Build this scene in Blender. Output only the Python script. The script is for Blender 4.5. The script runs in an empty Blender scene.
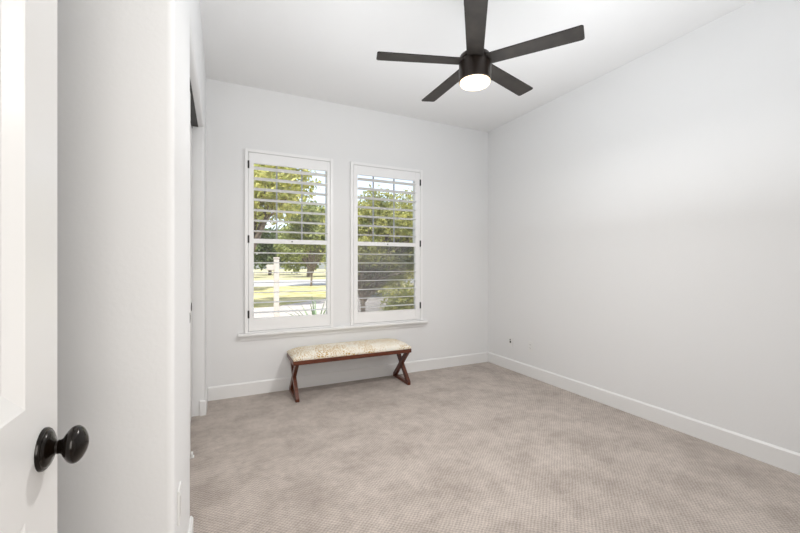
import bpy, bmesh, math, random
import numpy as np
from mathutils import Vector, Matrix
C = bpy.context.scene.collection
SC = bpy.context.scene
PI = math.pi
rnd = random.Random(7)

# ---------------------------------------------------------------- camera
cam_d = bpy.data.cameras.new('camera'); cam = bpy.data.objects.new('camera', cam_d); C.objects.link(cam)
cam.location = (0, 0, 1.29); cam.rotation_euler = (PI/2, 0, -math.atan(178.6/373))
cam_d.sensor_width = 36; cam_d.lens = 373/800*36; cam_d.shift_y = -2/800; cam_d.clip_start = .02; cam_d.clip_end = 500
SC.camera = cam
SC.view_settings.view_transform = 'Standard'; SC.view_settings.look = 'None'
SC.view_settings.gamma = 1; SC.view_settings.use_curve_mapping = False
SC.view_settings.exposure = 0.28
# ---------------------------------------------------------------- sky, sun, area lights
w = bpy.data.worlds.new('sky'); SC.world = w; w.use_nodes = True
nt = w.node_tree; bg = nt.nodes['Background']
sky = nt.nodes.new('ShaderNodeTexSky'); sky.sky_type = 'NISHITA'; sky.sun_disc = False
sky.sun_elevation = math.radians(52); sky.sun_rotation = math.radians(200); sky.air_density = 1.0; sky.dust_density = 1.5
hs = nt.nodes.new('ShaderNodeHueSaturation'); hs.inputs['Saturation'].default_value = .55
nt.links.new(sky.outputs[0], hs.inputs['Color']); nt.links.new(hs.outputs[0], bg.inputs[0]); bg.inputs[1].default_value = 0.26
sd = bpy.data.lights.new('sun', 'SUN'); sd.energy = 4.8; sd.angle = math.radians(1); sd.color = (1, .96, .9)
so = bpy.data.objects.new('sun', sd); C.objects.link(so)
so.rotation_euler = (math.radians(26), 0, math.radians(-35))

def area(name, loc, target, sx, sy, energy, color=(1, 1, 1)):
    d = bpy.data.lights.new(name, 'AREA'); d.shape = 'RECTANGLE'; d.size = sx; d.size_y = sy
    d.energy = energy; d.color = color
    o = bpy.data.objects.new(name, d); C.objects.link(o); o.location = loc
    o.rotation_euler = (Vector(target) - Vector(loc)).to_track_quat('-Z', 'Y').to_euler()
    return o
area('ceiling_fill', (1.5, 1.6, 1.62), (1.5, 1.6, 3.05), 1.6, 1.8, 23.5, (.935, .97, 1))  # added fill floating mid-room, aimed up to even out the ceiling and walls
area('hall_fill', (.08, -.95, 1.75), (.35, 1.5, 1.2), 1.0, 1.6, 30, (1, .955, .90))  # added fill behind the camera for even brightness, not a hall fixture

# ---------------------------------------------------------------- materials
def mat(name, col, rough=.5, metal=0, bump=None, noise=None, spec=None, coat=0, emit=None):
    m = bpy.data.materials.new(name); m.use_nodes = True; n = m.node_tree; b = n.nodes['Principled BSDF']
    b.inputs['Base Color'].default_value = (*col, 1); b.inputs['Roughness'].default_value = rough
    b.inputs['Metallic'].default_value = metal
    if spec is not None: b.inputs['Specular IOR Level'].default_value = spec
    if coat: b.inputs['Coat Weight'].default_value = coat
    if emit: b.inputs['Emission Color'].default_value = (*emit[0], 1); b.inputs['Emission Strength'].default_value = emit[1]
    tc = n.nodes.new('ShaderNodeTexCoord')
    if noise:
        c2, scale, lo, hi = noise
        t = n.nodes.new('ShaderNodeTexNoise'); t.inputs['Scale'].default_value = scale; t.inputs['Detail'].default_value = 4
        r = n.nodes.new('ShaderNodeValToRGB'); r.color_ramp.elements[0].position = lo; r.color_ramp.elements[1].position = hi
        r.color_ramp.elements[0].color = (*col, 1); r.color_ramp.elements[1].color = (*c2, 1)
        n.links.new(tc.outputs['Object'], t.inputs['Vector']); n.links.new(t.outputs['Fac'], r.inputs['Fac'])
        n.links.new(r.outputs['Color'], b.inputs['Base Color'])
    if bump:
        scale, strength, dist = bump
        t = n.nodes.new('ShaderNodeTexNoise'); t.inputs['Scale'].default_value = scale; t.inputs['Detail'].default_value = 2
        bp = n.nodes.new('ShaderNodeBump'); bp.inputs['Strength'].default_value = strength; bp.inputs['Distance'].default_value = dist
        n.links.new(tc.outputs['Object'], t.inputs['Vector']); n.links.new(t.outputs['Fac'], bp.inputs['Height'])
        n.links.new(bp.outputs['Normal'], b.inputs['Normal'])
    return m

WALL = mat('wall_paint', (.84, .843, .845), .75, bump=(75, .13, .003), spec=.2)
CEIL = mat('ceiling_paint', (.86, .86, .86), .85, bump=(60, .2, .003), spec=.1)
TRIM = mat('white_trim_paint', (.86, .86, .855), .35)
DOORP = mat('white_door_paint', (.86, .855, .845), .3)
SHUT = mat('white_shutter_paint', (.92, .92, .92), .35)
VINYL = mat('white_vinyl', (.80, .80, .79), .4)
GRID = mat('grey_window_grid', (.42, .43, .43), .5)
BRONZE = mat('oil_rubbed_bronze', (.006, .0045, .0035), .2, .3, noise=((.012, .007, .004), 18, .45, .75), spec=.4)
BLACKM = mat('black_metal', (.02, .018, .016), .4, .4)
HINGE = mat('dark_hinge_metal', (.03, .03, .03), .4, .6)
PLATE = mat('white_plastic', (.85, .85, .84), .35)
DARKP = mat('dark_socket', (.03, .03, .03), .5)
TRACK = mat('dark_track_metal', (.07, .068, .065), .5, .5)
BLADE = mat('dark_walnut_blade', (.018, .015, .013), .5, noise=((.03, .025, .021), 12, .4, .7), spec=.25)
HOUSE = mat('brown_black_housing', (.016, .010, .007), .35, .3)
LENS = mat('lit_lens', (1, .9, .75), .4, emit=((1, .74, .42), 1.5))

# dark walnut with grain
def wood(name, c1, c2, rough=.3):
    m = bpy.data.materials.new(name); m.use_nodes = True; n = m.node_tree; b = n.nodes['Principled BSDF']
    tc = n.nodes.new('ShaderNodeTexCoord'); mp = n.nodes.new('ShaderNodeMapping'); mp.inputs['Scale'].default_value = (4, 30, 30)
    t = n.nodes.new('ShaderNodeTexNoise'); t.inputs['Scale'].default_value = 2; t.inputs['Detail'].default_value = 6
    r = n.nodes.new('ShaderNodeValToRGB'); r.color_ramp.elements[0].position = .35; r.color_ramp.elements[1].position = .7
    r.color_ramp.elements[0].color = (*c1, 1); r.color_ramp.elements[1].color = (*c2, 1)
    n.links.new(tc.outputs['Object'], mp.inputs[0]); n.links.new(mp.outputs[0], t.inputs['Vector'])
    n.links.new(t.outputs['Fac'], r.inputs['Fac']); n.links.new(r.outputs[0], b.inputs['Base Color'])
    b.inputs['Roughness'].default_value = rough
    return m
WOOD = wood('red_brown_wood', (.075, .018, .008), (.155, .042, .018))

def cushion_mat():
    m = bpy.data.materials.new('cream_tan_animal_print'); m.use_nodes = True; n = m.node_tree; b = n.nodes['Principled BSDF']
    tc = n.nodes.new('ShaderNodeTexCoord')
    mp = n.nodes.new('ShaderNodeMapping'); mp.inputs['Scale'].default_value = (1, 1.5, 1.6)
    t = n.nodes.new('ShaderNodeTexVoronoi'); t.inputs['Scale'].default_value = 42; t.feature = 'DISTANCE_TO_EDGE'
    r = n.nodes.new('ShaderNodeValToRGB'); r.color_ramp.elements[0].position = .08; r.color_ramp.elements[1].position = .22
    r.color_ramp.elements[0].color = (.88, .85, .76, 1); r.color_ramp.elements[1].color = (.55, .36, .12, 1)
    n2 = n.nodes.new('ShaderNodeTexNoise'); n2.inputs['Scale'].default_value = 6
    r2 = n.nodes.new('ShaderNodeValToRGB'); r2.color_ramp.elements[0].position = .30; r2.color_ramp.elements[1].position = .52
    mx = n.nodes.new('ShaderNodeMix'); mx.data_type = 'RGBA'
    mx.inputs[6].default_value = (.88, .85, .76, 1)
    n.links.new(tc.outputs['Object'], mp.inputs[0]); n.links.new(mp.outputs[0], t.inputs['Vector'])
    n.links.new(tc.outputs['Object'], n2.inputs['Vector']); n.links.new(n2.outputs['Fac'], r2.inputs['Fac'])
    n.links.new(t.outputs['Distance'], r.inputs['Fac']); n.links.new(r2.outputs[0], mx.inputs[0])
    n.links.new(r.outputs[0], mx.inputs[7]); n.links.new(mx.outputs[2], b.inputs['Base Color'])
    b.inputs['Roughness'].default_value = .9
    return m
CUSH = cushion_mat()

def carpet_mat():
    m = bpy.data.materials.new('taupe_patterned_carpet'); m.use_nodes = True; n = m.node_tree; b = n.nodes['Principled BSDF']
    tc = n.nodes.new('ShaderNodeTexCoord')
    sep = n.nodes.new('ShaderNodeSeparateXYZ')
    wob = n.nodes.new('ShaderNodeTexNoise'); wob.inputs['Scale'].default_value = 14
    wm = n.nodes.new('ShaderNodeVectorMath'); wm.operation = 'MULTIPLY_ADD'
    wm.inputs[1].default_value = (.016, .016, .016)
    n.links.new(tc.outputs['Object'], wob.inputs['Vector']); n.links.new(wob.outputs['Color'], wm.inputs[0]); n.links.new(tc.outputs['Object'], wm.inputs[2])
    n.links.new(wm.outputs[0], sep.inputs[0])
    def M(op, a, b_=None, clamp=False):
        q = n.nodes.new('ShaderNodeMath'); q.operation = op; q.use_clamp = clamp
        for i, v in enumerate((a, b_)):
            if v is None: continue
            if isinstance(v, (int, float)): q.inputs[i].default_value = v
            else: n.links.new(v, q.inputs[i])
        return q.outputs[0]
    f = 2*PI/.025
    sx = M('SINE', M('MULTIPLY', sep.outputs['X'], f)); sy = M('SINE', M('MULTIPLY', sep.outputs['Y'], f*1.15))
    dots = M('MULTIPLY', M('ADD', M('MULTIPLY', sx, sy), 1), .5)        # 0..1 pin dots
    big = n.nodes.new('ShaderNodeTexNoise'); big.inputs['Scale'].default_value = 3.6; big.inputs['Detail'].default_value = 5; big.inputs['Roughness'].default_value = .6
    n.links.new(tc.outputs['Object'], big.inputs['Vector'])
    fine = n.nodes.new('ShaderNodeTexNoise'); fine.inputs['Scale'].default_value = 150; fine.inputs['Detail'].default_value = 2
    n.links.new(tc.outputs['Object'], fine.inputs['Vector'])
    r = n.nodes.new('ShaderNodeValToRGB'); r.color_ramp.elements[0].position = .34; r.color_ramp.elements[1].position = .60
    r.color_ramp.elements[0].color = (.385, .334, .298, 1); r.color_ramp.elements[1].color = (.50, .44, .397, 1)
    n.links.new(big.outputs['Fac'], r.inputs['Fac'])
    mid = n.nodes.new('ShaderNodeTexNoise'); mid.inputs['Scale'].default_value = 17; mid.inputs['Detail'].default_value = 4; mid.inputs['Roughness'].default_value = .65
    n.links.new(tc.outputs['Object'], mid.inputs['Vector'])
    fac = M('ADD', M('MULTIPLY', dots, .42), M('MULTIPLY', fine.outputs['Fac'], .75))
    fac = M('ADD', fac, M('MULTIPLY', mid.outputs['Fac'], .55))
    fac = M('ADD', fac, .13)
    mx = n.nodes.new('ShaderNodeVectorMath'); mx.operation = 'SCALE'
    n.links.new(r.outputs[0], mx.inputs[0]); n.links.new(fac, mx.inputs['Scale'])
    n.links.new(mx.outputs[0], b.inputs['Base Color'])
    b.inputs['Roughness'].default_value = 1; b.inputs['Specular IOR Level'].default_value = .05
    b.inputs['Sheen Weight'].default_value = .15
    bp = n.nodes.new('ShaderNodeBump'); bp.inputs['Strength'].default_value = .6; bp.inputs['Distance'].default_value = .004
    n.links.new(fac, bp.inputs['Height']); n.links.new(bp.outputs[0], b.inputs['Normal'])
    return m
CARPET = carpet_mat()

def glass_mat():
    m = bpy.data.materials.new('window_glass'); m.use_nodes = True; n = m.node_tree
    for x in list(n.nodes):
        if x.type != 'OUTPUT_MATERIAL': n.nodes.remove(x)
    out = [x for x in n.nodes][0]
    t = n.nodes.new('ShaderNodeBsdfTransparent'); t.inputs[0].default_value = (.97, .98, .98, 1)
    g = n.nodes.new('ShaderNodeBsdfGlossy'); g.inputs['Roughness'].default_value = .02
    mx = n.nodes.new('ShaderNodeMixShader'); mx.inputs[0].default_value = .04
    n.links.new(t.outputs[0], mx.inputs[1]); n.links.new(g.outputs[0], mx.inputs[2]); n.links.new(mx.outputs[0], out.inputs[0])
    return m
GLASS = glass_mat()
def screen_mat():
    m = bpy.data.materials.new('insect_screen_mesh'); m.use_nodes = True; n = m.node_tree
    out = n.nodes['Material Output']; b = n.nodes['Principled BSDF']; b.inputs['Base Color'].default_value = (.30, .30, .29, 1); b.inputs['Roughness'].default_value = .8
    t = n.nodes.new('ShaderNodeBsdfTransparent'); mx = n.nodes.new('ShaderNodeMixShader'); mx.inputs[0].default_value = .33
    n.links.new(t.outputs[0], mx.inputs[1]); n.links.new(b.outputs[0], mx.inputs[2]); n.links.new(mx.outputs[0], out.inputs[0])
    return m
SCREEN = screen_mat()

# ---------------------------------------------------------------- mesh helpers
def box(bm, x0, x1, y0, y1, z0, z1, mtx=None):
    vs = [bm.verts.new(p) for p in [(x0,y0,z0),(x1,y0,z0),(x1,y1,z0),(x0,y1,z0),(x0,y0,z1),(x1,y0,z1),(x1,y1,z1),(x0,y1,z1)]]
    fs = [bm.faces.new([vs[i] for i in f]) for f in [(0,3,2,1),(4,5,6,7),(0,1,5,4),(1,2,6,5),(2,3,7,6),(3,0,4,7)]]
    if mtx is not None: bmesh.ops.transform(bm, matrix=mtx, verts=vs)
    return vs
def prism(bm, pts, axis, a, b):
    """polygon pts (2d) extruded along axis from a to b"""
    def P(p, t):
        return {'x': (t, p[0], p[1]), 'y': (p[0], t, p[1]), 'z': (p[0], p[1], t)}[axis]
    lo = [bm.verts.new(P(p, a)) for p in pts]; hi = [bm.verts.new(P(p, b)) for p in pts]
    bm.faces.new(lo[::-1]); bm.faces.new(hi)
    n = len(pts)
    for i in range(n): bm.faces.new([lo[i], lo[(i+1) % n], hi[(i+1) % n], hi[i]])
    return lo + hi
def lathe(bm, prof, seg=32, mtx=None):
    """prof: (r, z) list, revolved about z"""
    rings = []; new = []
    for r, z in prof:
        if r < 1e-6: v = bm.verts.new((0, 0, z)); rings.append([v]); new.append(v)
        else:
            rg = [bm.verts.new((r*math.cos(2*PI*k/seg), r*math.sin(2*PI*k/seg), z)) for k in range(seg)]; rings.append(rg); new += rg
    for a, b in zip(rings, rings[1:]):
        for k in range(seg):
            k2 = (k+1) % seg
            if len(a) == 1: bm.faces.new([a[0], b[k], b[k2]]) if len(b) > 1 else None
            elif len(b) == 1: bm.faces.new([a[k], a[k2], b[0]])
            else: bm.faces.new([a[k], a[k2], b[k2], b[k]])
    if mtx is not None: bmesh.ops.transform(bm, matrix=mtx, verts=new)
    return new
def tube(bm, pts, rad, seg=8):
    rings = []
    for i, p in enumerate(pts):
        p = Vector(p); a = Vector(pts[max(i-1, 0)]); b = Vector(pts[min(i+1, len(pts)-1)])
        d = (b-a).normalized(); u = d.orthogonal().normalized(); v = d.cross(u)
        r = rad[i] if isinstance(rad, (list, tuple)) else rad
        rings.append([bm.verts.new(p + (u*math.cos(2*PI*k/seg) + v*math.sin(2*PI*k/seg))*r) for k in range(seg)])
    for a, b in zip(rings, rings[1:]):
        for k in range(seg): bm.faces.new([a[k], a[(k+1) % seg], b[(k+1) % seg], b[k]])
    bm.faces.new(rings[0][::-1]); bm.faces.new(rings[-1])
def obj(name, bm, m, parent=None, bevel=0, smooth=False, seg=2):
    bmesh.ops.recalc_face_normals(bm, faces=bm.faces)
    if bevel:
        bmesh.ops.bevel(bm, geom=[e for e in bm.edges if len(e.link_faces) == 2 and e.calc_face_angle(0) > .6], offset=bevel, segments=seg, affect='EDGES', clamp_overlap=True)
    me = bpy.data.meshes.new(name); bm.to_mesh(me); bm.free(); me.materials.append(m)
    if smooth:
        me.polygons.foreach_set('use_smooth', [True]*len(me.polygons))
        me.set_sharp_from_angle(angle=math.radians(42))
    o = bpy.data.objects.new(name, me); C.objects.link(o)
    if parent: o.parent = parent
    return o
def tag(o, label, cat, group=None, kind=None):
    o['label'] = label; o['category'] = cat
    if group: o['group'] = group
    if kind: o['kind'] = kind
    return o
def thing(name, label, cat, loc=(0, 0, 0), rz=0, group=None, kind=None):
    o = bpy.data.objects.new(name, None); C.objects.link(o); o.location = loc; o.rotation_euler = (0, 0, rz)
    o.empty_display_size = .1
    return tag(o, label, cat, group, kind)
def B(*boxes):
    bm = bmesh.new()
    for b in boxes: box(bm, *b)
    return bm
def struct(name, bm, m, label, cat, **k):
    return tag(obj(name, bm, m, **k), label, cat, kind='structure')

# ---------------------------------------------------------------- room shell
XL, XR, YN, YF, H = -.130, 3.202, 0.0, 3.97, 3.05
struct('floor', B((-1.3, XR+.15, -1.8, 4.12, -.12, 0)), CARPET, 'taupe pin dot carpet covering the whole room floor', 'floor')
struct('ceiling', B((-1.3, XR+.15, -1.8, 4.12, H, H+.14)), CEIL, 'plain white flat ceiling above the fan', 'ceiling')
struct('wall_right', B((XR, XR+.15, -1.8, 4.12, 0, H)), WALL, 'long blank off-white wall on the right', 'wall')
# window wall with two openings
W1 = (.222, 1.086, .622, 2.415); W2 = (1.302, 2.187, .622, 2.415)
struct('wall_back', B((-1.3, W1[0], YF, 4.12, 0, H), (W1[1], W2[0], YF, 4.12, 0, H), (W2[1], XR, YF, 4.12, 0, H),
                      (W1[0], W1[1], YF, 4.12, 0, W1[2]), (W2[0], W2[1], YF, 4.12, 0, W2[2]),
                      (W1[0], W1[1], YF, 4.12, W1[3], H), (W2[0], W2[1], YF, 4.12, W2[3], H)), WALL,
       'off-white wall holding the two shuttered windows', 'wall')
# closet front wall: pier, header and stub in one piece with rounded drywall corners
CO0, CO1, CH = 1.97, 3.61, 2.465
bm = bmesh.new()
prism(bm, [(1.33, 0), (CO0, 0), (CO0, CH), (CO1, CH), (CO1, 0), (YF, 0), (YF, H), (1.33, H)], 'x', -.275, XL)
bmesh.ops.recalc_face_normals(bm, faces=bm.faces)
sel = []
for e in bm.edges:
    a, b = e.verts[0].co, e.verts[1].co
    if a.x > XL-.01 and b.x > XL-.01:
        if (abs(a.y-b.y) < 1e-6 and (abs(a.y-1.33) < 1e-4 or abs(a.y-CO0) < 1e-4 or abs(a.y-CO1) < 1e-4)) or (abs(a.z-CH) < 1e-4 and abs(b.z-CH) < 1e-4): sel.append(e)
bmesh.ops.bevel(bm, geom=sel, offset=.022, segments=6, affect='EDGES', profile=.5)
struct('wall_left', bm, WALL, 'off-white closet wall with rounded corners and a tall opening', 'wall', smooth=True)
struct('wall_entry', B((-1.3, -.275, 1.33, 1.45, 0, H)), WALL, 'off-white wall end facing the camera behind the open door', 'wall')
struct('wall_closet', B((-1.3, -1.18, 1.45, YF, 0, H)), WALL, 'back wall inside the closet', 'wall')
struct('wall_entry_side', B((-1.42, -1.3, -1.8, 4.12, 0, H)), WALL, 'side wall of the entry nook', 'wall')
struct('wall_front', B((-1.3, -.31, -.14, 0, 0, H), (.55, XR, -.14, 0, 0, H), (-.31, .55, -.14, 0, 2.46, H)), WALL, 'wall with the bedroom doorway the camera stands in', 'wall')
struct('wall_hall', B((-1.3, XR, -1.92, -1.8, 0, H)), WALL, 'far wall of the hall behind the doorway', 'wall')

def baseboard(name, pts, label):
    """pts: (x, y) pairs, board on the room side; extruded profile"""
    bm = bmesh.new()
    for (x0, x1, y0, y1, side) in pts:
        t, h = .013, .13
        prof = [(0, 0), (t, 0), (t, h-.012), (t*.45, h), (0, h)]
        if side == 'back': prism(bm, [(y1-p, z) for p, z in prof], 'x', x0, x1)
        elif side == 'right': prism(bm, [(x1-p, z) for p, z in prof], 'y', y0, y1)
        elif side == 'left': prism(bm, [(x0+p, z) for p, z in prof], 'y', y0, y1)
        elif side == 'front': prism(bm, [(y0+p, z) for p, z in prof], 'x', x0, x1)
        elif side == 'jamb_near': prism(bm, [(y1-p, z) for p, z in prof], 'x', x0, x1)
    return struct(name, bm, TRIM, label, 'baseboard')
baseboard('baseboard_right', [(0, XR, .0, YF, 'right')], 'white baseboard along the long right wall')
baseboard('baseboard_back', [(XL+.015, XR-.015, 0, YF, 'back')], 'white baseboard under the two windows')
baseboard('baseboard_left', [(XL, 0, 1.33, CO0, 'left')], 'white baseboard on the near side of the closet opening')
baseboard('baseboard_closet', [(XL, 0, CO1-.004, YF, 'left'), (-.165, XL+.012, 0, CO1, 'jamb_near')], 'short white baseboard wrapping the far side of the closet opening')
baseboard('baseboard_entry', [(-1.3, XL, 0, 1.33, 'jamb_near')], 'white baseboard on the wall end behind the open door')
baseboard('baseboard_front', [(.55, XR-.015, 0, .5, 'front')], 'white baseboard beside the bedroom doorway')

# ---------------------------------------------------------------- windows
def window(name, X0, X1, Z0, Z1, screened, label):
    r = thing(name, label, 'window', ((X0+X1)/2, 4.12, Z0), kind='structure')
    r.location = (0, 0, 0)
    y0, y1 = 4.055, 4.12
    f = .020
    zm = 1.535
    obj('window_frame', B((X0, X0+f, y0, y1, Z0, Z1), (X1-f, X1, y0, y1, Z0, Z1), (X0+f, X1-f, y0, y1, Z1-f, Z1), (X0+f, X1-f, y0, y1, Z0, Z0+f)), VINYL, r, bevel=.003)
    def sash(zl, zh, ya, yb):
        s = .022; a, b = X0+f, X1-f
        o = obj('sash', B((a, a+s, ya, yb, zl, zh), (b-s, b, ya, yb, zl, zh), (a+s, b-s, ya, yb, zh-s, zh), (a+s, b-s, ya, yb, zl, zl+s)), VINYL, r, bevel=.002)
        obj('pane', B((a+s, b-s, (ya+yb)/2-.002, (ya+yb)/2+.002, zl+s, zh-s)), GLASS, o)
        return o, a+s, b-s, zl+s, zh-s
    o, a, b, zl, zh = sash(zm-.014, Z1-f, 4.09, 4.115)
    g = bmesh.new(); t = .008
    for k in (1, 2):
        x = a+(b-a)*k/3; box(g, x-t, x+t, 4.088, 4.098, zl, zh)
    zc = (zl+zh)/2; 
    for k in range(3): box(g, a+(b-a)*k/3+(t if k else 0), a+(b-a)*(k+1)/3-(t if k < 2 else 0), 4.088, 4.098, zc-t, zc+t)
    obj('window_grid', g, GRID, o)
    sash(Z0+f, zm+.014, 4.062, 4.088)
    if screened:
        obj('insect_screen', B((X0+f, X1-f, 4.117, 4.118, Z0+f, zm)), SCREEN, r)
    return r
window('window_1', *W1, False, 'white vinyl window behind the left shutter')
window('window_2', *W2, True, 'white vinyl window behind the right shutter, screened below')

# stool and apron running under both windows
bm = bmesh.new()
prism(bm, [(YF-.055, .588), (YF, .588), (YF, .614), (YF-.05, .614), (YF-.058, .606), (YF-.058, .596)], 'x', .146, 2.245)
prism(bm, [(YF-.016, .545), (YF, .545), (YF, .588), (YF-.016, .588)], 'x', .16, 2.23)
struct('trim_1', bm, TRIM, 'white sill ledge running under both windows', 'window sill')

def shutter(X0, X1, LX0, LX1, hinge_left, label):
    """wall-mounted frame plus one hinged louvred panel"""
    r = thing('window_shutter', label, 'shutter', ((X0+X1)/2, YF, .614), group='plantation shutters on the two windows')
    ox, oz = (X0+X1)/2, .614
    ya, yb = -.030, 0.0
    Z0, Z1 = .614, 2.43
    f = .033
    def L(x0, x1, y0, y1, z0, z1): return (x0-ox, x1-ox, y0, y1, z0-oz, z1-oz)
    obj('mounting_frame', B(L(X0, X0+f, ya, yb, Z0, Z1), L(X1-f, X1, ya, yb, Z0, Z1), L(X0+f, X1-f, ya, yb, Z1-f, Z1), L(X0+f, X1-f, ya, yb, Z0, Z0+.016)), SHUT, r, bevel=.004)
    a, b, c, d = X0+f+.003, X1-f-.003, Z0+.019, Z1-f-.003
    p = B(L(a, LX0, -.026, .003, c, d), L(LX1, b, -.026, .003, c, d), L(LX0, LX1, -.026, .003, 2.292, d), L(LX0, LX1, -.026, .003, c, .757), L(LX0, LX1, -.026, .003, 1.502, 1.546))
    obj('shutter_panel', p, SHUT, r, bevel=.0025)
    def bank(zs):
        m = bmesh.new()
        for z in zs:
            W_, T = .1135, .0095
            pts = []
            for k in range(16):
                t = 2*PI*k/16; pts.append((math.cos(t)*W_/2, math.copysign(abs(math.sin(t))**.8, math.sin(t))*T/2))
            ca, sa = math.cos(math.radians(-2)), math.sin(math.radians(-2))
            pts = [(y*ca-z_*sa-.012, y*sa+z_*ca+z-oz) for y, z_ in pts]
            prism(m, pts, 'x', LX0+.002-ox, LX1-.002-ox)
        return m
    obj('louver_bank', bank([1.622+.104*k for k in range(7)]), SHUT, r, smooth=True)
    obj('louver_bank', bank([.812+.099*k for k in range(7)]), SHUT, r, smooth=True)
    hx = (X0+f+.0015) if hinge_left else (X1-f-.0015)
    for hz in (2.273, 1.54, .80):
        h = obj('hinge', B(L(hx-.008, hx+.008, -.035, -.026, hz-.038, hz+.038)), HINGE, r, bevel=.002)
    k = bmesh.new(); lathe(k, [(0, 0), (.006, 0), (.006, .006), (0, .008)], 12, Matrix.Translation(((LX0+LX1)/2-ox, -.026, 1.524-oz)) @ Matrix.Rotation(PI/2, 4, 'X'))
    obj('catch', k, HINGE, r)
    return r
shutter(.205, 1.09, .288, 1.023, True, 'white plantation shutter on the left window, hinges on its left side')
shutter(1.285, 2.192, 1.368, 2.092, False, 'white plantation shutter on the right window, hinges on its right side')

# ---------------------------------------------------------------- bedroom door (open, at far left)
def bedroom_door():
    r = thing('door_1', 'white panelled bedroom door standing open at far left', 'door', kind='structure')
    xa, xb = -.302, -.267; Y0, Y1 = .06, .874; Ht = 2.43; st = .122
    bm = bmesh.new()
    rails = [(.008, .20), (.90, 1.07), (Ht-.13, Ht)]
    box(bm, xa, xb, Y0, Y0+st, .008, Ht); box(bm, xa, xb, Y1-st, Y1, .008, Ht)
    for z0, z1 in rails: box(bm, xa, xb, Y0+st, Y1-st, z0, z1)
    slab = obj('door_slab', bm, DOORP, r)
    for z0, z1 in ((.20, .90), (1.07, Ht-.13)):
        y0, y1 = Y0+st, Y1-st
        q = bmesh.new()
        steps = [(0, .0), (.003, .0015), (.034, .013), (.037, .013)]   # inset, depth
        rings = []
        for s, dpt in steps:
            rings.append([q.verts.new((xb-dpt, y, z)) for y, z in ((y0+s, z0+s), (y1-s, z0+s), (y1-s, z1-s), (y0+s, z1-s))])
        for A, Bq in zip(rings, rings[1:]):
            for k in range(4): q.faces.new([A[k], A[(k+1) % 4], Bq[(k+1) % 4], Bq[k]])
        q.faces.new(rings[-1])
        back = [q.verts.new((xa+.006, y, z)) for y, z in ((y0, z0), (y1, z0), (y1, z1), (y0, z1))]
        q.faces.new(back[::-1])
        for k in range(4): q.faces.new([rings[0][k], back[k], back[(k+1) % 4], rings[0][(k+1) % 4]])
        obj('door_panel', q, DOORP, r)
    ky, kz = .815, .983
    mt = Matrix.Translation((xb, ky, kz)) @ Matrix.Rotation(PI/2, 4, 'Y')
    k = bmesh.new()
    lathe(k, [(0, 0), (.0343, 0), (.0343, .003), (.0325, .0055), (.0298, .006), (.0285, .0085), (.022, .0115), (.015, .0135), (.0118, .016)], 48, mt)
    kn = obj('door_knob', k, BRONZE, r, smooth=True)
    k = bmesh.new()
    prof = [(.0118, .0145), (.0118, .016), (.0098, .017), (.0098, .0185), (.0115, .0192), (.0115, .0205), (.0100, .0212), (.0115, .0225)]
    n_ = 18; c0, c1 = .0215, .0600
    for i in range(1, n_+1):
        t = i/n_; z = c0+(c1-c0)*t
        rr = .0305*math.sin(PI*min(1, t)**1.12)**.62 if t < 1 else 0
        prof.append((max(rr, 0.0), z)) if rr > .0125 or t > .5 else None
    lathe(k, prof, 48, mt)
    obj('knob_grip', k, BRONZE, kn, smooth=True)
bedroom_door()
# door lining of the doorway
struct('trim_2', B((-.31, -.304, -.14, .0, 0, 2.46), (.53, .55, -.14, .0, 0, 2.46), (-.304, .53, -.14, .0, 2.44, 2.46)), TRIM, 'white lining of the bedroom doorway', 'door frame')

# ---------------------------------------------------------------- closet doors, track
def closet_door(name, xa, xb, y0, y1, py, px, label):
    r = thing(name, label, 'closet door', kind='structure')
    bm = bmesh.new(); st = .1
    for a, b in ((y0, y0+st), (y1-st, y1)): box(bm, xa, xb, a, b, .012, 2.44)
    for a, b in ((.012, .2), (.95, 1.1), (2.34, 2.44)): box(bm, xa, xb, y0+st, y1-st, a, b)
    for a, b in ((.2, .95), (1.1, 2.34)): box(bm, xa+.008, xb-.008, y0+st, y1-st, a, b)
    obj('door_slab', bm, DOORP, r)
    q = bmesh.new(); lathe(q, [(0, 0), (.027, 0), (.027, .003), (.021, .0035), (.019, .001), (0, .001)], 24, Matrix.Translation((xb, py, .94)) @ Matrix.Rotation(PI/2, 4, 'Y') @ Matrix.Scale(1.3, 4, (1, 0, 0)))
    obj('finger_pull', q, HINGE, r, smooth=True)
closet_door('door_2', -.218, -.188, CO0+.06, 2.885, 2.80, 0, 'near white sliding closet door')
closet_door('door_3', -.262, -.225, 2.79, CO1-.02, 3.53, 0, 'far white sliding closet door near the window wall')
bm = B((-.270, -.178, CO0+.002, CO1-.002, CH-.004, CH), (-.270, -.266, CO0+.002, CO1-.002, CH-.022, CH-.004), (-.224, -.2205, CO0+.002, CO1-.002, CH-.022, CH-.004))
struct('trim_3', bm, TRACK, 'dark sliding door track under the closet header', 'door track')
bm = B((-.275, -.165, 2.835, 2.875, 0, .004), (-.184, -.172, 2.835, 2.875, .004, .030), (-.2235, -.2195, 2.835, 2.875, .004, .02))
tag(obj('door_guide', bm, PLATE, bevel=.001), 'small white plastic door guide on the carpet in the closet opening', 'door guide')

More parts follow.
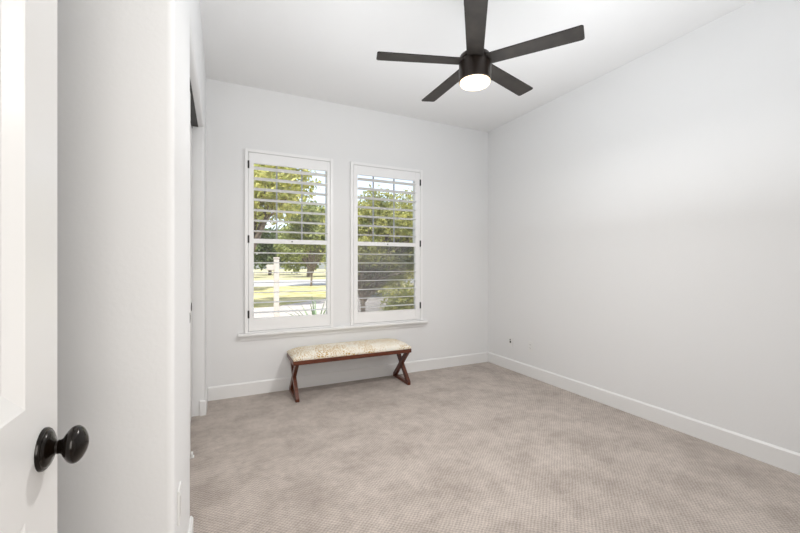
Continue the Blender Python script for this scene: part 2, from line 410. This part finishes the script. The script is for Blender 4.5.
# ---------------------------------------------------------------- wall plates
def plate(kind, loc, rz, label, cat):
    r = thing({'duplex': 'power_outlet', 'jack': 'wall_jack', 'rocker': 'wall_plate'}[kind], label, cat, loc, rz, 'wall plates near the floor')   # local: face looks along -Y
    b_ = bmesh.new(); box(b_, -.035, .035, -.006, 0, -.0575, .0575)
    obj('cover_plate', b_, PLATE, r, bevel=.0025)
    if kind == 'duplex':
        for s in (-.02, .02):
            k = bmesh.new(); box(k, -.0165, .0165, -.0085, -.006, s-.014, s+.014)
            so_ = obj('socket', k, PLATE, r, bevel=.002)
            k = bmesh.new()
            box(k, -.0075, -.0055, -.0092, -.0085, s-.002, s+.007); box(k, .0055, .0075, -.0092, -.0085, s-.002, s+.006); box(k, -.002, .002, -.0092, -.0085, s-.009, s-.0055)
            obj('socket_slots', k, DARKP, so_)
    elif kind == 'rocker':
        obj('cover_insert', B((-.0165, .0165, -.0085, -.006, -.033, .033)), PLATE, r, bevel=.002)
    else:
        k = bmesh.new(); box(k, -.011, .011, -.008, -.006, -.016, .010)
        j = obj('jack_port', k, DARKP, r)
        k = bmesh.new(); lathe(k, [(0, 0), (.0055, 0), (.0055, .009), (.002, .009), (.002, .004), (0, .004)], 14, Matrix.Translation((0, -.006, .026)) @ Matrix.Rotation(PI/2, 4, 'X'))
        obj('coax_port', k, HINGE, r)
    return r
plate('jack', (XR, 3.54, .345), PI/2*-1 + PI, 'white wall jack plate with a dark port, nearer the room corner', 'wall jack').rotation_euler = (0, 0, -PI/2)
plate('duplex', (XR, 3.215, .350), 0, 'white power outlet on the right wall, right of the jack plate', 'power outlet').rotation_euler = (0, 0, -PI/2)
plate('rocker', (XL, 1.445, .492), 0, 'white wall plate low on the near closet wall, in front of the closet opening', 'wall plate').rotation_euler = (0, 0, PI/2)

# ---------------------------------------------------------------- ceiling fan
def fan():
    fx, fy = 1.433, 1.905
    r = thing('ceiling_fan', 'dark five blade ceiling fan with a glowing round light, hanging from the ceiling', 'ceiling fan', (fx, fy, H))
    z = lambda a: a-H
    k = bmesh.new(); lathe(k, [(0, z(3.05)), (.070, z(3.05)), (.070, z(2.93)), (.066, z(2.905)), (.03, z(2.895)), (0, z(2.895))], 40); obj('canopy', k, HOUSE, r, smooth=True)
    k = bmesh.new(); lathe(k, [(0, z(2.92)), (.0125, z(2.92)), (.0125, z(2.635)), (0, z(2.635))], 20); obj('downrod', k, HOUSE, r, smooth=True)
    k = bmesh.new(); lathe(k, [(0, z(2.66)), (.028, z(2.66)), (.032, z(2.62)), (.080, z(2.604)), (.093, z(2.594)), (.095, z(2.585)), (.095, z(2.572)), (.088, z(2.57)), (.088, z(2.545)), (.1, z(2.543)), (.1, z(2.438)), (.096, z(2.434)), (0, z(2.434))], 56)
    obj('motor_housing', k, HOUSE, r, smooth=True)
    k = bmesh.new(); lathe(k, [(0, z(2.438)), (.094, z(2.438)), (.094, z(2.428)), (.088, z(2.418)), (.06, z(2.411)), (0, z(2.408))], 48)
    obj('light_lens', k, LENS, r, smooth=True)
    for a in (16, 89, 161, 233.5, 305):
        k = bmesh.new()
        r0, r1 = .085, .615; t = .0035; nseg = 14; outl = []
        w0, w1 = .050, .0585
        outl = [(r0, -w0)]
        for c_, sgn in ((-1, -1), (1, 1)):
            cx, cy, rr = r1-.014, sgn*(w1-.014), .014
            for q in range(6):
                th = (-PI/2 + q*PI/10) if sgn < 0 else (q*PI/10)
                outl.append((cx+rr*math.cos(th), cy+rr*math.sin(th)))
        outl.append((r0, w0))
        prism(k, outl, 'z', -t, t)
        M = Matrix.Rotation(math.radians(a), 4, 'Z') @ Matrix.Rotation(math.radians(-8), 4, 'X')
        bmesh.ops.transform(k, matrix=Matrix.Translation((0, 0, z(2.558))) @ M, verts=k.verts)
        bl = obj('blade', k, BLADE, r, bevel=.001, seg=1)
    d = bpy.data.lights.new('fan_lamp', 'AREA'); d.shape = 'DISK'; d.size = .17; d.energy = 24; d.color = (1, .975, .95)
    o = bpy.data.objects.new('fan_lamp', d); C.objects.link(o); o.location = (fx, fy, 2.402)
fan()

# ---------------------------------------------------------------- bench
def bench():
    cx, cy = 1.22, 3.745
    r = thing('bench', 'upholstered bench with cream and tan animal print seat and crossed wooden legs', 'bench', (cx, cy, 0))
    hx, hy = .618, .192
    zt, zb = .386, .347
    bm = B((-hx, hx, -hy, -hy+.022, zb, zt), (-hx, hx, hy-.022, hy, zb, zt), (-hx, -hx+.022, -hy+.022, hy-.022, zb, zt), (hx-.022, hx, -hy+.022, hy-.022, zb, zt),
           (-hx+.022, hx-.022, -hy+.022, hy-.022, zt-.012, zt-.002))
    obj('seat_frame', bm, WOOD, r, bevel=.002)
    # cushion: domed rounded pad
    bm = bmesh.new(); nx, ny = 48, 20; hx2, hy2 = hx-.002, hy-.002; top = {}
    def zf(u, v):
        e = (1-abs(u)**7)*(1-abs(v)**3.6)
        return zt+.020+.060*max(e, 0)**.55
    for i in range(nx+1):
        for j in range(ny+1):
            u = -math.cos(PI*i/nx); v = -math.cos(PI*j/ny)
            ed = 1-.012*max(abs(u)**10, 0)
            top[i, j] = bm.verts.new((u*hx2, v*hy2, zf(u, v)))
    for i in range(nx):
        for j in range(ny): bm.faces.new([top[i, j], top[i+1, j], top[i+1, j+1], top[i, j+1]])
    per = [(i, 0) for i in range(nx)] + [(nx, j) for j in range(ny)] + [(i, ny) for i in range(nx, 0, -1)] + [(0, j) for j in range(ny, 0, -1)]
    m1 = [bm.verts.new((top[p].co.x*1.004, top[p].co.y*1.012, zt+.010)) for p in per]
    lo = [bm.verts.new((top[p].co.x*.995, top[p].co.y*.985, zt-.0)) for p in per]; n = len(per)
    for k in range(n):
        k2 = (k+1) % n
        bm.faces.new([top[per[k]], m1[k], m1[k2], top[per[k2]]]); bm.faces.new([m1[k], lo[k], lo[k2], m1[k2]])
    bm.faces.new(lo)
    obj('seat_cushion', bm, CUSH, r, smooth=True)
    for s in (-1, 1):
        x = s*(hx-(.040 if s < 0 else .026)); t = .016
        def bar(ya, za, yb, zb_, xo, wd=.048):
            b_ = bmesh.new(); L = math.hypot(yb-ya, zb_-za); dy, dz = (yb-ya)/L, (zb_-za)/L
            cut = wd/2/abs(dz)
            prism(b_, [(ya-cut, za), (ya+cut, za), (yb+cut, zb_), (yb-cut, zb_)], 'x', x+xo-t, x+xo+t)
            return b_
        b1 = bar(-hy+.03, .032, hy-.05, zb, 0)
        lg = obj('crossed_leg', b1, WOOD, r, bevel=.0015)
        b2 = bar(hy-.03, .032, -hy+.05, zb, 0.0005)
        obj('crossbar', b2, WOOD, lg, bevel=.0015)
        obj('foot_rail', B((x-t-.002, x+t+.002, -hy+.002, hy-.002, 0, .034)), WOOD, lg, bevel=.003)
bench()

# ---------------------------------------------------------------- outdoors
GZ = -.15
GRASS = mat('yellow_green_grass', (.34, .33, .12), .9, noise=((.66, .56, .30), 1.3, .38, .6))
DIRT = mat('dry_lawn', (.36, .36, .16), .95, noise=((.55, .48, .33), .5, .4, .6))
CONC = mat('pale_concrete', (.50, .455, .43), .9, noise=((.43, .395, .37), 2, .4, .6))
ROAD = mat('pale_asphalt', (.46, .45, .44), .9)
BARK = mat('grey_brown_bark', (.13, .10, .075), .9, noise=((.24, .19, .15), 9, .4, .6))
def flat(name, pts, z, m, label, cat, th=.1):
    bm = bmesh.new(); prism(bm, pts, 'z', z-th, z); return struct(name, bm, m, label, cat)
flat('front_yard', [(-40, 4.13), (90, 4.13), (90, 120), (-40, 120)], GZ-.02, DIRT, 'dry lawn stretching away beyond the windows', 'ground')
flat('driveway', [(-3, 5.2), (12, 5.2), (12, 14), (7, 17.6), (3.6, 15.3), (1.6, 13.4), (-3, 13.0)], GZ-.004, CONC, 'pale concrete driveway outside the windows', 'driveway', .012)
flat('grass_verge', [(-3, 13.1), (1.6, 13.5), (3.6, 15.4), (7, 17.7), (12, 22), (12, 25.5), (-3, 25.5)], GZ-.0, GRASS, 'yellow-green grass strip beside the street', 'grass strip', .018)
flat('street', [(-40, 26), (90, 26), (90, 36), (-40, 36)], GZ-.006, ROAD, 'pale asphalt street beyond the grass strip', 'street', .012)

def leafmat(name, c, c2, scale=6):
    m = mat(name, c, .65, noise=(c2, scale, .40, .62)); n = m.node_tree; b = n.nodes['Principled BSDF']; out = n.nodes['Material Output']
    tr = n.nodes.new('ShaderNodeBsdfTranslucent'); tr.inputs[0].default_value = (*[min(1, x*1.2) for x in c2], 1)
    mx = n.nodes.new('ShaderNodeMixShader'); mx.inputs[0].default_value = .3
    n.links.new(b.outputs[0], mx.inputs[1]); n.links.new(tr.outputs[0], mx.inputs[2]); n.links.new(mx.outputs[0], out.inputs[0])
    return m
LEAF_Y = leafmat('yellow_green_leaves', (.22, .27, .06), (.66, .62, .22))
LEAF_M = leafmat('olive_leaves', (.13, .17, .05), (.38, .40, .15))
LEAF_Y2 = leafmat('mixed_green_leaves', (.12, .15, .045), (.56, .54, .18), 3)
LEAF_D = leafmat('dark_leaves', (.05, .085, .03), (.16, .20, .07))
LEAF_G = leafmat('grey_green_blades', (.16, .25, .13), (.32, .42, .24))
def leaves(name, blobs, n, size, m, parent, seed):
    g = np.random.default_rng(seed)
    vol = np.array([b[3]*b[4]*b[5] for b in blobs]); pick = g.choice(len(blobs), n, p=vol/vol.sum())
    bl = np.array(blobs)[pick]
    d = g.normal(size=(n, 3)); d /= np.linalg.norm(d, axis=1)[:, None]; rr = g.random(n)**.45
    # clumps
    c = bl[:, :3] + d*bl[:, 3:6]*rr[:, None]
    c += g.normal(size=(n, 3))*.04
    u = g.normal(size=(n, 3)); u /= np.linalg.norm(u, axis=1)[:, None]
    v = np.cross(u, g.normal(size=(n, 3))); v /= np.linalg.norm(v, axis=1)[:, None]
    s = (size*(.6+.8*g.random(n)))[:, None]
    V = np.stack([c-u*s, c+v*s*.45, c+u*s, c-v*s*.45], 1).reshape(-1, 3)
    F = np.arange(n*4).reshape(-1, 4)
    me = bpy.data.meshes.new(name); me.from_pydata(V.tolist(), [], F.tolist()); me.materials.append(m)
    o = bpy.data.objects.new(name, me); C.objects.link(o); o.parent = parent; return o
def tree(name, x, y, h, blobs, n, size, m, label, cat, trunk=.09, lean=(0, 0), seed=1, group=None):
    r = thing(name, label, cat, (x, y, GZ-.02), group=group or GT)
    bm = bmesh.new(); top = Vector((lean[0], lean[1], h))
    pts = [Vector((0, 0, 0)), top*.35+Vector((.04, 0, 0)), top*.7+Vector((-.03, .03, 0)), top]
    tube(bm, pts, [trunk*1.25, trunk, trunk*.8, trunk*.5], 10)
    R_ = random.Random(seed)
    for b in blobs:
        s = pts[1].lerp(pts[3], R_.random()*.7); e = Vector(b[:3]); mid = s.lerp(e, .5)+Vector((R_.uniform(-.2, .2), R_.uniform(-.2, .2), .1))
        tube(bm, [s, mid, e], [trunk*.5, trunk*.35, trunk*.15], 6)
    obj('trunk', bm, BARK, r, smooth=True)
    leaves('foliage', blobs, n, size, m, r, seed)
    return r
def blobs(cx, cy, cz, rx, ry, rz, n, seed, sub=.42):
    R_ = random.Random(seed); out = []
    for i in range(n):
        th = R_.uniform(0, 2*PI); ph = math.acos(R_.uniform(-1, 1)); q = R_.uniform(.35, .8)
        out.append((cx+rx*q*math.sin(ph)*math.cos(th), cy+ry*q*math.sin(ph)*math.sin(th), cz+rz*q*math.cos(ph), rx*sub, ry*sub, rz*sub))
    return out
GT = 'street trees seen through the shutters'
tree('shade_tree', .7, 13.6, 3.8, blobs(.2, 0, 4.4, 2.2, 1.7, 2.5, 36, 3, .29), 13500, .095, LEAF_Y, 'light green leafy tree at the left edge of the left window', 'tree', .11, (.1, 0), 11)
tree('shade_tree', 5.4, 25, 2.0, blobs(0, 0, 3.9, 2.5, 2.0, 2.0, 20, 5, .38), 9000, .14, LEAF_M, 'olive leafy tree with a thin dark trunk beyond the grass strip', 'tree', .06, (0, 0), 12)
tree('shade_tree', .1, 22, 2.4, blobs(0, 0, 4.2, 2.2, 1.6, 2.3, 20, 6, .38), 7000, .14, LEAF_Y, 'pale green tree behind the light green one, left window', 'tree', .10, (0, 0), 13)
tree('shade_tree', 3.23, 8.9, 1.3, blobs(.87, .1, 2.08, 2.0, .8, 1.55, 90, 8, .26), 32000, .048, LEAF_Y2, 'dense bushy tree filling the right window', 'tree', .055, (-.12, 0), 14)
tree('shade_tree', 7.4, 15.5, 1.8, blobs(-.6, 0, 2.7, 2.6, 1.5, 1.9, 24, 9), 11000, .085, LEAF_M, 'olive leafy tree behind the bushy one, right window', 'tree', .10, (0, 0), 15)
FT = 'trees across the street'
for i, (x, y, s, lf, lab) in enumerate([(-9, 44, 1.0, LEAF_D, 'dark tree across the street, far left beyond the left window'), (0, 43, .95, LEAF_M, 'olive tree across the street, nearest row, left window'),
                                   (9.2, 44, 1.0, LEAF_M, 'tall olive tree across the street, right part of the left window'), (18.5, 44, 1.0, LEAF_M, 'olive tree across the street, behind the right window'),
                                   (28, 44, 1.0, LEAF_D, 'dark tree across the street, far right beyond the right window'),
                                   (-4.5, 54, 1.1, LEAF_D, 'dark back-row tree seen left in the left window'), (6, 54, 1.1, LEAF_D, 'dark back-row tree seen in the middle of the left window'),
                                   (16.5, 54, 1.1, LEAF_D, 'dark back-row tree between the two windows'), (27, 54, 1.1, LEAF_D, 'dark back-row tree behind the right window')]):
    tree('distant_tree', x, y, 2.5*s, blobs(0, 0, 3.7*s, 3.7*s, 2.5*s, 3.0*s, 22, 20+i), 4000, .3, lf, lab, 'tree', .2, (0, 0), 30+i, FT)

def leafy_shrub(x, y, rx, rz, n, m, label, seed):
    r = thing('shrub', label, 'shrub', (x, y, GZ-.02), 0, 'yellow-green shrubs outside the right window')
    bm = bmesh.new(); R_ = random.Random(seed)
    for k in range(14):
        a = R_.uniform(0, 2*PI); q = R_.uniform(.3, .8)
        tube(bm, [(0, 0, 0), (.4*q*rx*math.cos(a), .4*q*rx*math.sin(a), rz*.6), (q*rx*math.cos(a), q*rx*math.sin(a), rz*1.3)], [.012, .009, .004], 5)
    obj('stems', bm, BARK, r)
    leaves('foliage', blobs(0, 0, rz*.95, rx, rx*.8, rz*.9, 12, seed, .45), n, .035, m, r, seed)
leafy_shrub(3.05, 6.25, .52, .62, 4200, LEAF_Y, 'yellow-green shrub low in the right corner of the right window', 41)
leafy_shrub(2.75, 7.2, .36, .22, 1500, LEAF_Y, 'low yellow-green shrub at the bottom middle of the right window', 42)

# spiky plant
r = thing('spiky_plant', 'spiky grey-green plant at the lower right of the left window', 'plant', (1.84, 8.0, GZ-.02))
for k in range(26):
    a = rnd.uniform(0, 2*PI); el = rnd.uniform(.25, 1.35); L = rnd.uniform(.75, 1.0)
    bm = bmesh.new(); N = 6; pts = []
    for q in range(N+1):
        t = q/N; rad = L*t*math.cos(el)*(1+.1*t); z = L*t*math.sin(el)*(1-.12*t)
        pts.append((rad, z, .032*(1-t)**.7+.001))
    ca, sa = math.cos(a), math.sin(a); prev = None
    for rad, z, hw in pts:
        p = [bm.verts.new((rad*ca-s*hw*sa, rad*sa+s*hw*ca, z+(0 if s else -.006))) for s in (-1, 0, 1)]
        if prev:
            bm.faces.new([prev[0], prev[1], p[1], p[0]]); bm.faces.new([prev[1], prev[2], p[2], p[1]])
        prev = p
    obj('spiky_leaf', bm, LEAF_G, r)

# white post with a side arm
POSTM = mat('weathered_white_paint', (.62, .56, .50), .7)
r = thing('sign_post', 'white square wooden post with a short side box outside the left window', 'post', (1.02, 8.0, GZ-.02))
bm = B((-.05, .05, -.05, .05, 0, 1.58)); prism(bm, [(-.062, 1.58), (.062, 1.58), (.05, 1.61), (-.05, 1.61)], 'y', -.06, .06)
obj('post', bm, POSTM, r, bevel=.004)
obj('side_box', B((-.19, -.05, -.06, .06, 1.34, 1.46)), POSTM, r, bevel=.01)
